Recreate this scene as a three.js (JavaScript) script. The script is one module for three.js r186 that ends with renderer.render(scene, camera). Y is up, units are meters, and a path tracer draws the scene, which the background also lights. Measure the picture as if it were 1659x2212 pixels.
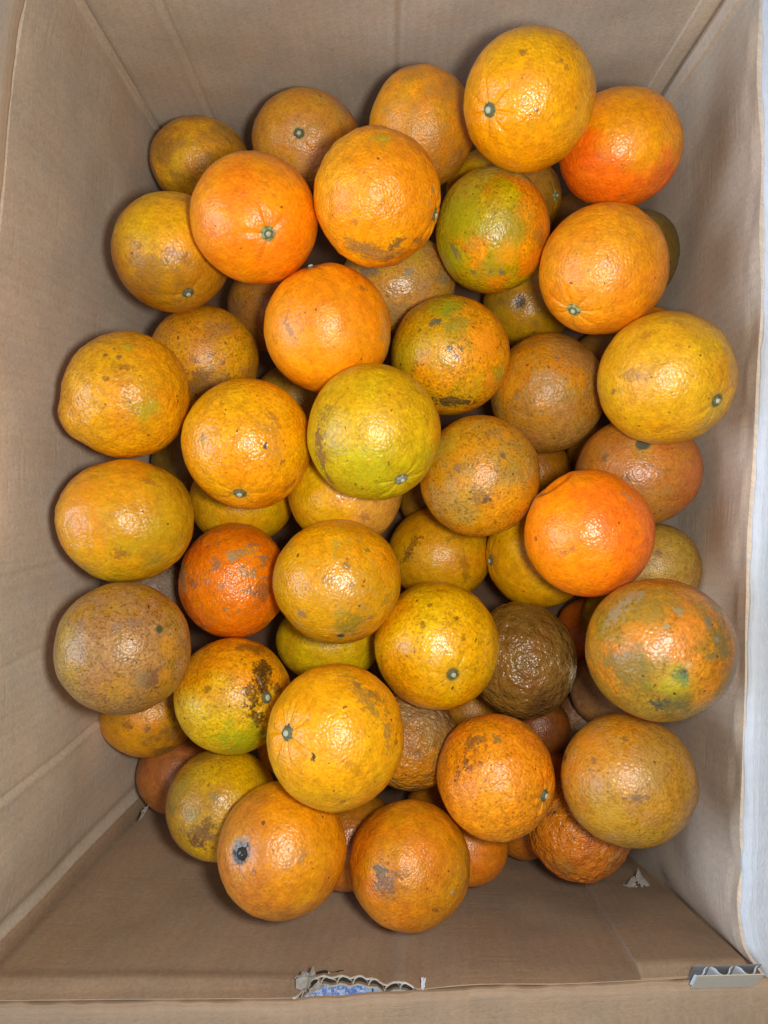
import * as THREE from 'three';

// ---------------------------------------------------------------- camera, light, exposure
const H = 0.662;                                        // the lens above the bottom of the box
const scene = new THREE.Scene();
const camera = new THREE.PerspectiveCamera(67.33, 3 / 4, 0.02, 60);
camera.position.set(0, H, 0);
camera.up.set(0, 0, -1);
camera.lookAt(0, 0, 0);
camera.focus = 0.475; camera.userData.fStop = 24;
camera.updateMatrixWorld();

const renderer = new THREE.WebGLRenderer({ antialias: true });
renderer.setSize(768, 1024);
renderer.toneMapping = THREE.LinearToneMapping;
renderer.toneMappingExposure = 1.25;
renderer.shadowMap.enabled = true;

scene.background = new THREE.Color().setRGB(0.06, 0.062, 0.068);   // dim room all around

const torch = new THREE.PointLight(new THREE.Color(1, 0.985, 0.93), 0.49, 0, 2);   // hand lamp beside the lens
torch.position.set(0.04, H - 0.015, -0.004);
torch.castShadow = true; torch.shadow.radius = 0.9; torch.shadow.bias = -0.0005;
torch.shadow.mapSize.set(2048, 2048); torch.shadow.camera.near = 0.02; torch.shadow.camera.far = 3;
torch.name = 'hand_lamp_light';
scene.add(torch);

const ceiling = new THREE.RectAreaLight(new THREE.Color(0.97, 0.97, 1), 0.95, 1.6, 1.6);   // ceiling panel of the room
ceiling.position.set(0.1, 2.4, 0.1); ceiling.lookAt(0.1, 0, 0.1);
scene.add(ceiling);
const windowLight = new THREE.RectAreaLight(new THREE.Color(0.6, 0.76, 1), 6.5, 1.4, 1.4);  // daylight from a window on the left
windowLight.position.set(-2.4, 1.3, 0.2); windowLight.lookAt(0.2, 0.3, 0);
scene.add(windowLight);

// ---------------------------------------------------------------- helpers
const F = 1661, CX = 829.5, CY = 1106;                  // focal length and centre of the picture in measuring units
let seedState = 12345;
function seedRandom(s) { seedState = (s * 2654435761 + 97) >>> 0; }
function rnd() { seedState = (seedState + 0x6D2B79F5) >>> 0; let t = seedState; t = Math.imul(t ^ (t >>> 15), t | 1); t ^= t + Math.imul(t ^ (t >>> 7), t | 61); return ((t ^ (t >>> 14)) >>> 0) / 4294967296; }
const clamp = (x, a, b) => x < a ? a : x > b ? b : x;
const smooth = (a, b, x) => { const t = clamp((x - a) / (b - a), 0, 1); return t * t * (3 - 2 * t); };
const LAT = new Float32Array(32 * 32 * 32);
seedRandom(7); for (let i = 0; i < LAT.length; i++) LAT[i] = rnd();
function noise3(x, y, z) {                              // value noise, 0..1
  const xi = Math.floor(x), yi = Math.floor(y), zi = Math.floor(z);
  let u = x - xi, v = y - yi, w = z - zi; u = u * u * (3 - 2 * u); v = v * v * (3 - 2 * v); w = w * w * (3 - 2 * w);
  const x0 = xi & 31, x1 = (xi + 1) & 31, y0 = (yi & 31) << 5, y1 = ((yi + 1) & 31) << 5, z0 = (zi & 31) << 10, z1 = ((zi + 1) & 31) << 10;
  const a = LAT[x0 + y0 + z0], b = LAT[x1 + y0 + z0], c = LAT[x0 + y1 + z0], d = LAT[x1 + y1 + z0];
  const e = LAT[x0 + y0 + z1], f = LAT[x1 + y0 + z1], g = LAT[x0 + y1 + z1], h = LAT[x1 + y1 + z1];
  const p = a + (b - a) * u, q = c + (d - c) * u, r = e + (f - e) * u, s = g + (h - g) * u;
  const m = p + (q - p) * v, n = r + (s - r) * v; return m + (n - m) * w;
}
const fbm = (x, y, z) => 0.55 * noise3(x, y, z) + 0.29 * noise3(x * 2.03 + 5.1, y * 2.03 + 1.7, z * 2.03 + 9.2) + 0.16 * noise3(x * 4.1 + 2.2, y * 4.1 + 7.7, z * 4.1 + 3.3);
const hexRGB = h => [parseInt(h.slice(0, 2), 16), parseInt(h.slice(2, 4), 16), parseInt(h.slice(4, 6), 16)];
const counts = {};
function numbered(name) { const n = counts[name] = (counts[name] ?? -1) + 1; return n ? `${name}_${String(n).padStart(3, '0')}` : name; }
function dataTexture(data, w, h, srgb) {
  const t = new THREE.DataTexture(data, w, h, THREE.RGBAFormat);
  t.magFilter = THREE.LinearFilter; t.minFilter = THREE.LinearMipmapLinearFilter; t.generateMipmaps = true;
  t.wrapS = t.wrapT = THREE.RepeatWrapping; if (srgb) t.colorSpace = THREE.SRGBColorSpace; t.needsUpdate = true; return t;
}
function addPart(name, geometry, material, parent, label) {
  const m = new THREE.Mesh(geometry, material); m.name = name; m.castShadow = m.receiveShadow = true; parent.add(m);
  if (label) m.userData.label = label;
  return m;
}
function tag(o, label, category, group) { o.userData.label = label; o.userData.category = category; if (group) o.userData.group = group; return o; }
// a point of the place from metres right, metres away from the photographer, and depth below the lens
const at = (x, y, depth) => new THREE.Vector3(x, H - depth, -y);
// a closed sheet: fn(u, v) gives the face, back(u, v) the vector to its other face
function slab(fn, back, nu, nv, uvScale = [1, 1]) {
  const pos = [], uv = [], idx = [];
  const grid = off => { const start = pos.length / 3; for (let j = 0; j <= nv; j++) for (let i = 0; i <= nu; i++) { const u = i / nu, v = j / nv, p = fn(u, v); if (off) p.add(back(u, v)); pos.push(p.x, p.y, p.z); uv.push(u * uvScale[0], v * uvScale[1]); } return start; };
  const A = grid(false), B = grid(true), k = (s, i, j) => s + j * (nu + 1) + i;
  for (let j = 0; j < nv; j++) for (let i = 0; i < nu; i++) {
    idx.push(k(A, i, j), k(A, i + 1, j), k(A, i + 1, j + 1), k(A, i, j), k(A, i + 1, j + 1), k(A, i, j + 1));
    idx.push(k(B, i, j), k(B, i + 1, j + 1), k(B, i + 1, j), k(B, i, j), k(B, i, j + 1), k(B, i + 1, j + 1));
  }
  const rim = (list) => { const start = pos.length / 3; for (const [i, j] of list) for (const s of [A, B]) { const q = k(s, i, j) * 3; pos.push(pos[q], pos[q + 1], pos[q + 2]); uv.push(i / nu * uvScale[0] + (s === B ? 0.004 : 0), j / nv * uvScale[1]); } for (let n = 0; n + 1 < list.length; n++) { const a = start + n * 2; idx.push(a, a + 1, a + 3, a, a + 3, a + 2); } };
  const R = n => [...Array(n + 1).keys()];
  rim(R(nu).map(i => [i, nv])); rim(R(nu).map(i => [nu - i, 0])); rim(R(nv).map(j => [0, j])); rim(R(nv).map(j => [nu, nv - j]));
  const g = new THREE.BufferGeometry();
  g.setAttribute('position', new THREE.Float32BufferAttribute(pos, 3)); g.setAttribute('uv', new THREE.Float32BufferAttribute(uv, 2)); g.setIndex(idx); g.computeVertexNormals();
  return g;
}

// ---------------------------------------------------------------- cardboard
function cardTexture(seed, base, vary) {                // kraft paper: fibres, faint flute lines, blotches
  const N = 512, d = new Uint8Array(N * N * 4);
  for (let y = 0; y < N; y++) for (let x = 0; x < N; x++) {
    const u = x / N * 32, v = y / N * 32;
    const blot = fbm(u * 0.25 + seed, v * 0.25, 3.3) - 0.5, fib = noise3(u * 1.0, v * 7.97, seed) - 0.5, fine = noise3(u * 8, v * 8, seed + 3) - 0.5;
    const flutes = 0.016 * Math.sin(x / N * Math.PI * 2 * 33 + 2.5 * noise3(u * 0.25, v * 0.25, seed + 2)), fleck = noise3(u * 5.97, v * 5.97, seed + 12);
    const k = 1 + vary * (0.24 * blot + 0.02 * fib + 0.15 * fine + flutes - 0.07 * smooth(0.72, 0.9, fleck) + 0.05 * smooth(0.3, 0.12, fleck)), warm = 0.05 * vary * (noise3(u * 0.5, v * 0.5, seed + 8) - 0.5);
    const o = (y * N + x) * 4; d[o] = clamp(base[0] * k * (1 + warm), 0, 255); d[o + 1] = clamp(base[1] * k, 0, 255); d[o + 2] = clamp(base[2] * k * (1 - warm), 0, 255); d[o + 3] = 255;
  }
  const t = dataTexture(d, N, N, true); t.repeat.set(4, 4); return t;
}
function cardBump(seed, streak) {                       // streaks run along u
  const N = 512, d = new Uint8Array(N * N * 4);
  for (let y = 0; y < N; y++) for (let x = 0; x < N; x++) {
    const u = x / N * 32, v = y / N * 32;
    let h = 0.5 + 0.22 * (fbm(u * 0.5, v * 0.5, seed) - 0.5) + 0.06 * (noise3(u * 8, v * 8, seed + 1) - 0.5) + 0.05 * (noise3(u, v * 8, seed + 6) - 0.5);
    const s = noise3(u * 0.5 + 3, v * 3, seed + 4), mask = smooth(0.45, 0.7, noise3(u * 0.25, v * 0.25, seed + 5));
    h += streak * mask * 0.5 * smooth(0.55, 0.8, s);
    const o = (y * N + x) * 4; d[o] = d[o + 1] = d[o + 2] = clamp(h * 255, 0, 255); d[o + 3] = 255;
  }
  const t = dataTexture(d, N, N, false); t.repeat.set(4, 4); return t;
}
const kraftMap = cardTexture(11, [199, 180, 158], 0.55), kraftBump = cardBump(21, 0.06), streakBump = cardBump(33, 0.45);
const kraft = new THREE.MeshStandardMaterial({ map: kraftMap, roughness: 0.82, bumpMap: kraftBump, bumpScale: 0.0006 });
const kraftStreaked = new THREE.MeshStandardMaterial({ map: kraftMap, roughness: 0.8, bumpMap: streakBump, bumpScale: 0.0004 });
const kraftShaded = new THREE.MeshStandardMaterial({ map: kraftMap, color: new THREE.Color(0.68, 0.575, 0.48), roughness: 0.82, bumpMap: streakBump, bumpScale: 0.0003 });  // same board, with shade and warm bounce put into the tint
const kraftLight = new THREE.MeshStandardMaterial({ map: kraftMap, color: new THREE.Color(1.16, 1.15, 1.13), roughness: 0.8, bumpMap: kraftBump, bumpScale: 0.0006 });
const kraftGapShade = new THREE.MeshStandardMaterial({ map: kraftMap, color: new THREE.Color(0.2, 0.13, 0.09), roughness: 0.95, bumpMap: kraftBump, bumpScale: 0.0006 });  // kraft darkened so the gaps between the fruit read as deep shade
const paleLiner = new THREE.MeshStandardMaterial({ map: cardTexture(5, [196, 200, 207], 0.35), roughness: 0.75, bumpMap: kraftBump, bumpScale: 0.0015 });
const cutEdge = new THREE.MeshStandardMaterial({ color: new THREE.Color().setRGB(0.6, 0.55, 0.46), roughness: 0.9 });
const tornPaper = new THREE.MeshStandardMaterial({ color: new THREE.Color().setRGB(0.5, 0.45, 0.38), roughness: 0.95, bumpMap: kraftBump, bumpScale: 0.002, side: THREE.DoubleSide });
const palePaper = new THREE.MeshStandardMaterial({ color: new THREE.Color().setRGB(0.55, 0.58, 0.64), roughness: 0.9, side: THREE.DoubleSide });

const box = new THREE.Group(); box.name = numbered('cardboard_box'); scene.add(box);
tag(box, 'open worn brown cardboard box holding the pile of oranges', 'box');
const DF = 0.69, DR = 0.44, THICK = 0.0052;
const curve = pts => { const c = new THREE.CatmullRomCurve3(pts, false, 'centripetal'); c.arcLengthDivisions = 400; return c; };
const P = (x, y, d) => at(x, y, d ?? DR);
const rimLeft = curve([P(-0.195, 0.33), P(-0.2065, 0.287), P(-0.2156, 0.2135), P(-0.2235, 0.1), P(-0.2245, -0.1), P(-0.2265, -0.215), P(-0.2434, -0.2805)]);
const rimFront = curve([P(-0.2434, -0.2805), P(-0.1057, -0.2792), P(-0.05, -0.2781), P(0.017, -0.2736), P(0.1436, -0.2686), P(0.2175, -0.2654)]);
const rimRight = curve([P(0.2175, -0.2654), P(0.2075, -0.249), P(0.2038, -0.228), P(0.2045, -0.19), P(0.2082, -0.0514), P(0.2148, 0.081), P(0.217, 0.1605), P(0.2155, 0.2665), P(0.2178, 0.33)]);
const rimBack = curve([P(0.2178, 0.33), P(0.07, 0.331), P(-0.08, 0.331), P(-0.195, 0.33)]);
const cBL = P(-0.1979, -0.2462, DF), cBR = P(0.2192, -0.3077, DF), cTR = P(0.2163, 0.3255, DF), cTL = P(-0.1916, 0.3249, DF);
const gauss = (x, w) => Math.exp(-x * x / (w * w));
// each wall: u along the rim, v from the bottom (0) to the rim (1); push(along, up) moves the face inwards
function wallFn(rim, f0, f1, inward, push, topCut) {
  const len = f0.distanceTo(f1), high = DF - DR;
  return (u, v) => {
    const r = rim.getPointAt(clamp(u, 0, 1)), f = f0.clone().lerp(f1, u), vv = topCut ? v * (1 - topCut(u) / high) : v;
    const p = f.lerp(r, vv);
    return push ? p.addScaledVector(inward, push(u * len, vv * high) * smooth(0, 0.02, u) * smooth(1, 0.98, u) + 0.0008) : p;
  };
}
const IN = { left: new THREE.Vector3(1, 0, 0), right: new THREE.Vector3(-1, 0, 0), back: new THREE.Vector3(0, 0, 1), front: new THREE.Vector3(0, 0, -1) };
const wave = (a, b, s) => noise3(a * 22 + s, b * 22, s) - 0.5;
const leftFn = wallFn(rimLeft, cTL, cBL, IN.left, (a, h) => -0.0014 * gauss(a - 0.465, 0.0016) + 0.0008 * gauss(a - 0.4685, 0.0025) - 0.0010 * gauss(a - 0.345, 0.0016) - 0.0008 * gauss(a - 0.39 - 0.02 * h, 0.0015) + 0.0022 * wave(a, h, 1) - 0.003 * gauss(a - 0.548, 0.006) + 0.0012 * Math.sin((a - 0.548) * 60) * gauss(a - 0.548, 0.03));
const frontFn0 = (a, h) => 0.0028 * wave(a, h, 9) + 0.0020 * gauss(h - 0.2345 + 0.004 * (noise3(a * 14, 2, 2) - 0.5) + 0.012 * (a - 0.12) * (a > 0.12 ? 1 : -0.3), 0.0035 + 0.002 * noise3(a * 25, 1, 1)) * smooth(0.24, 0.12, a) - 0.0026 * gauss(a - 0.222, 0.005) + 0.0018 * gauss(a - 0.234, 0.005);
const holeCut = u => { const x = -0.2434 + u * 0.461; const t = (x + 0.0515) / 0.069; return t <= 0 || t >= 1 ? 0 : 0.0165 * smooth(0, 0.13, t) * (1 - Math.pow(t, 4.5)) * (1 + 0.06 * Math.sin(t * 40)); };
const frontFn = wallFn(rimFront, cBL, cBR, IN.front, frontFn0, holeCut);
const frontFull = wallFn(rimFront, cBL, cBR, IN.front, frontFn0);
const rightFn = wallFn(rimRight, cBR, cTR, IN.right, (a, h) => 0.0032 * wave(a, h, 4) + 0.0012 * gauss(h - 0.240, 0.004) * Math.sin(a * 90) - 0.002 * gauss(a - 0.07, 0.012) * smooth(0.05, 0.2, h));
const backFn = wallFn(rimBack, cTR, cTL, IN.back, (a, h) => -0.0012 * gauss(a - 0.205, 0.0016) + 0.0006 * gauss(a - 0.209, 0.0025) - 0.0014 * gauss(a - 0.357, 0.0016) + 0.0007 * gauss(a - 0.361, 0.0025) + 0.0024 * wave(a, h, 14));
const out = (v, t = THICK) => { const b = v.clone().multiplyScalar(-t); return () => b; };
addPart('side_wall', slab(leftFn, out(IN.left), 420, 60, [0.57, 0.22]), kraftStreaked, box, 'left wall with crushed streaks');
addPart('side_wall', slab(rightFn, out(IN.right), 420, 60, [0.63, 0.22]), kraftStreaked, box, 'right wall with a frayed rim');
addPart('end_wall', slab(backFn, out(IN.back), 320, 50, [0.41, 0.22]), kraft, box, 'far wall with two upright creases');
// the near wall shows its inside at a torn hand hole: two liners with the fluting between them
addPart('end_wall', slab(frontFn, out(IN.front, 0.0006), 200, 60, [0.42, 0.22]), kraftShaded, box, 'near wall with a torn hand hole under its fold');
addPart('outer_liner', slab((u, v) => frontFn(u, v).addScaledVector(IN.front, -0.0048), out(IN.front, 0.0006), 200, 30, [0.42, 0.22]), kraftShaded, box);
addPart('bottom_panel', slab((u, v) => cBL.clone().lerp(cBR, u).lerp(cTL.clone().lerp(cTR, u), v), () => new THREE.Vector3(0, -0.004, 0), 4, 4, [0.42, 0.6]), kraftGapShade, box, 'bottom of the box, darkened for the shade between the fruit');
const flute = (u0, u1, waveLength, len, fn, thick, deep) => slab((u, v) => {
  const uu = u0 + (u1 - u0) * u, ph = uu * len / waveLength * Math.PI * 2, s = Math.sin(ph), k = Math.sign(s) * Math.pow(Math.abs(s), 0.7);
  return fn(clamp(uu + 0.0016 * Math.cos(ph) / len, 0, 1), v, 0.5 + 0.46 * k);
}, () => new THREE.Vector3(0.0003, 0, thick), 300, 2);
addPart('fluting', flute(0.414, 0.565, 0.0096, 0.461, (u, v, k) => frontFn(u, 1).add(new THREE.Vector3(0, -0.0002 - deepOf(v), 0.0006 + 0.0042 * k - 0.0004)), 0.0006), cutEdge, box);
const cavityShade = new THREE.MeshStandardMaterial({ color: new THREE.Color().setRGB(0.045, 0.033, 0.024), roughness: 0.95 });  // near-black colour standing in for the shade between the liners
addPart('flute_shade', slab((u, v) => frontFn(0.4165 + 0.146 * u, 1).add(new THREE.Vector3(0, -0.0022, 0.0004 + 0.0042 * v)), () => new THREE.Vector3(0, -0.004, 0), 80, 1), cavityShade, box);  // dark fill added in the cavity as painted shade
function deepOf(v) { return (1 - v) * 0.0055; }
const lip = (off, w) => slab((u, v) => frontFn(0.4145 + 0.1505 * u, 1).add(new THREE.Vector3(0, 0.0005 + 0.0003 * noise3(u * 60, off * 900, 1), off + w * (v - 0.5) + 0.0006 * (noise3(u * 40, off * 700, 5) - 0.5))), () => new THREE.Vector3(0, -0.0008, 0), 120, 1);
addPart('torn_edge', lip(0.0002, 0.0009), cutEdge, box, 'pale torn edge of the hand hole');
addPart('torn_edge', lip(0.0051, 0.0008), cutEdge, box, 'pale torn edge of the hand hole');
// flaps folded outwards over the rim
function flap(rim, outward, length, drop, fray, past = 0) {
  const prof = [[0.0004, -0.0002], [0.0006, 0.0012], [0.002, 0.0028], [0.004, 0.0036], [0.008, 0.0036], [0.02, 0.003 - drop * 0.1], [length, -drop]];
  return slab((u, v) => {
    const f = v * (prof.length - 1), i = Math.min(prof.length - 2, Math.floor(f)), t = f - i, o = prof[i][0] + (prof[i + 1][0] - prof[i][0]) * t, y = prof[i][1] + (prof[i + 1][1] - prof[i][1]) * t;
    const e = u * (1 + past) , p = rim.getPointAt(Math.min(1, e)).add(new THREE.Vector3(Math.max(0, e - 1) * 0.46, Math.max(0, e - 1) * -0.01, 0)), w = fray * (noise3(u * 60, 3, 2) - 0.5) * gauss(o, 0.01);
    return p.addScaledVector(outward, o + w).add(new THREE.Vector3(0, y + 0.002 * smooth(0.004, 0.03, o) * wave(u * 0.5, o, 5) + w * 0.5, 0));
  }, (u, v) => new THREE.Vector3(0, -0.0007 - 0.0035 * smooth(0.25, 0.7, v), 0), 160, 36, [0.45, 0.1]);
}
addPart('flap', flap(rimLeft, new THREE.Vector3(-1, 0, 0), 0.14, 0.05, 0.0008), kraftShaded, box, 'brown left flap folded outwards');
addPart('flap', flap(rimRight, new THREE.Vector3(1, 0, 0), 0.14, 0.012, 0.0012), paleLiner, box, 'bluish white right flap with a frayed fold');
addPart('flap', flap(rimFront, new THREE.Vector3(0, 0, 1), 0.08, 0.006, 0.0012, 0.14), kraftShaded, box, 'brown near flap folded outwards');
addPart('flap', flap(rimBack, new THREE.Vector3(0, 0, -1), 0.12, 0.02, 0.001), kraft, box, 'brown far flap folded outwards');
// strips where panels overlap in the corners
const strip = (fn, inward, u0, u1, v0, v1, proud, nu = 3, nv = 40) => slab((u, v) => fn(u0 + (u1 - u0) * u, v0 + (v1 - v0) * v).addScaledVector(inward, proud * (1 - 0.85 * smooth(0.92, 1, v))), (u, v) => inward.clone().multiplyScalar(-proud * (1 - 0.85 * smooth(0.92, 1, v))), nu, nv, [(u1 - u0) * 0.5, (v1 - v0) * 0.22]);
addPart('joint_strip', strip(backFn, IN.back, 0.010, 0.036, 0.02, 0.99, 0.0034), kraftLight, box, 'light joint strip in the far right corner');
addPart('joint_strip', strip(rightFn, IN.right, 0.964, 0.983, 0.02, 0.99, 0.0030), kraftLight, box, 'light joint strip in the far right corner');
addPart('joint_strip', strip(leftFn, IN.left, 0.004, 0.012, 0.02, 0.99, 0.0026), kraftLight, box, 'narrow ridge in the far left corner');
addPart('joint_strip', strip(leftFn, IN.left, 0.974, 0.992, 0.02, 0.97, 0.0042), kraftShaded, box, 'dark lapped strip in the near left corner');
addPart('lapped_panel', strip(frontFull, IN.front, 0.848, 0.985, 0.43, 0.999, 0.0048, 24, 40), kraftShaded, box, 'panel lapped over the near wall at its right end');
// torn scraps of liner paper
function scrap(points, lift, seed) {
  const ctr = points.reduce((a, b) => a.clone().add(b), new THREE.Vector3()).multiplyScalar(1 / points.length), n = points.length;
  return slab((u, v) => { const f = u * n, i = Math.floor(f) % n, p = points[i].clone().lerp(points[(i + 1) % n], f - Math.floor(f)); p.lerp(ctr, 1 - v * 0.98 - 0.02); p.y += lift * (noise3(p.x * 300, p.z * 300, seed) - 0.5); p.addScaledVector(p.clone().sub(ctr), 0.5 * v * (noise3(u * 23, seed, 2) - 0.5) + 0.25 * (noise3(u * 61, seed, 4) - 0.5) * v); return p; }, () => new THREE.Vector3(0.0001, -0.0004, 0.0001), 84, 8);
}
const px = (x, y, d) => at((x - CX) / F * d, -(y - CY) / F * d, d);     // measured place at a depth
addPart('torn_paper', scrap([px(636, 2118, 0.443), px(652, 2100, 0.443), px(668, 2100, 0.442), px(674, 2092, 0.443), px(686, 2108, 0.445), px(672, 2118, 0.445), px(660, 2150, 0.442)], 0.006, 3), tornPaper, box, 'grey torn paper at the left of the hand hole');
addPart('torn_paper', scrap([px(668, 2138, 0.442), px(686, 2122, 0.444), px(700, 2128, 0.446), px(678, 2142, 0.443), px(664, 2154, 0.441)], 0.004, 8), tornPaper, box, 'grey torn paper at the left of the hand hole');
addPart('torn_paper', scrap([px(909, 2112, 0.441), px(919, 2116, 0.441), px(917, 2135, 0.439), px(911, 2136, 0.439)], 0.003, 4), palePaper, box, 'small white paper scrap on the near rim');
addPart('torn_paper', scrap([px(1298, 1952, 0.566), px(1340, 1925, 0.575), px(1362, 1895, 0.585), px(1376, 1900, 0.58), px(1370, 1925, 0.575), px(1340, 1948, 0.566)], 0.006, 5), tornPaper, box, 'grey torn liner below the lapped panel');
addPart('torn_paper', scrap([px(1378, 1874, 0.585), px(1386, 1890, 0.58), px(1402, 1912, 0.57), px(1384, 1914, 0.572), px(1374, 1902, 0.578)], 0.004, 6), tornPaper, box, 'pale torn liner in the near right corner');
addPart('torn_paper', scrap([px(322, 1738, 0.615), px(306, 1750, 0.612), px(300, 1772, 0.6), px(309, 1764, 0.605)], 0.002, 7), tornPaper, box, 'pale torn liner in the near left corner');
// short tongue of board standing up from the near rim
{
  const base = new THREE.Vector3((1549 - CX) / F * 0.437, H - 0.4355, (2108 - CY) / F * 0.437), half = 0.0172, L = 0.0145, T = 0.0056, a = 0.61;
  const dir = new THREE.Vector3(0, Math.sin(a), -Math.cos(a)), nor = new THREE.Vector3(0, Math.cos(a), Math.sin(a)), side = new THREE.Vector3(1, -0.01, -0.02);
  const fnAt = (x, l, n) => base.clone().addScaledVector(side, x).addScaledVector(dir, l).addScaledVector(nor, n);
  const sheet = (n, t) => slab((u, v) => fnAt((u - 0.5) * 2 * half * (1 + 0.09 * v) + 0.0016 * v, L * v + 0.0004 * noise3(u * 30, n * 900, 2), n), () => nor.clone().multiplyScalar(-t), 20, 6);
  const tongue = addPart('board_tongue', sheet(T, 0.0005), new THREE.MeshStandardMaterial({ color: new THREE.Color().setRGB(0.6, 0.53, 0.41), roughness: 0.85, bumpMap: kraftBump, bumpScale: 0.001 }), box, 'short cut tongue of board with open fluting');
  addPart('inner_liner', sheet(0.0006, 0.0005), new THREE.MeshStandardMaterial({ color: new THREE.Color().setRGB(0.2, 0.19, 0.19), roughness: 0.9 }), tongue);
  addPart('fluting', slab((u, v) => { const s = Math.sin(u * 2.6 * Math.PI * 2 + 0.6); return fnAt((u - 0.5) * 2 * half * 1.07, L * (0.2 + 0.78 * v), T * 0.5 + (T * 0.41) * Math.sign(s) * Math.pow(Math.abs(s), 0.6)); }, () => new THREE.Vector3(0.0007, 0, 0), 120, 2), palePaper, tongue);
}

// ---------------------------------------------------------------- what the box stands on, seen through the hand hole
function speckleTexture() {
  const N = 512, d = new Uint8Array(N * N * 4);
  for (let y = 0; y < N; y++) for (let x = 0; x < N; x++) {
    const a = noise3(x / 16 * 1, y / 16, 2.5), b = noise3(x / 4, y / 4, 7.5), c = smooth(0.42, 0.6, 0.4 * a + 0.6 * b);
    const o = (y * N + x) * 4; d[o] = 128 + 122 * c; d[o + 1] = 156 + 97 * c; d[o + 2] = 226 + 29 * c; d[o + 3] = 255;
  }
  const t = dataTexture(d, N, N, true); t.repeat.set(12, 12); return t;
}
const ground = addPart('ground', slab((u, v) => new THREE.Vector3(-3 + 6 * u, -0.04, 3 - 6 * v), () => new THREE.Vector3(0, -0.05, 0), 2, 2, [6, 6]), new THREE.MeshStandardMaterial({ map: speckleTexture(), roughness: 0.8 }), scene);
ground.userData.kind = 'structure'; ground.userData.label = 'blue speckled ground under the box, seen through the torn hole';
const tileMat = new THREE.MeshStandardMaterial({ color: new THREE.Color().setRGB(0.72, 0.86, 0.97), roughness: 0.5 });
const paleTile = addPart('pavement', slab((u, v) => new THREE.Vector3(-0.017 + 0.006 * u, -0.035, 1.0 - 0.9 * v), () => new THREE.Vector3(0, -0.004, 0), 1, 1), tileMat, scene);
paleTile.userData.kind = 'structure'; paleTile.userData.label = 'pale blue band on the ground beside the speckled area';
const paleTile2 = addPart('pavement_001', slab((u, v) => new THREE.Vector3(-0.0095 + 0.25 * u, -0.035, 1.0 - 0.9 * v), () => new THREE.Vector3(0, -0.004, 0), 1, 1), tileMat, scene);
paleTile2.userData.kind = 'structure'; paleTile2.userData.label = 'pale blue slab on the ground right of the joint';

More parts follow.
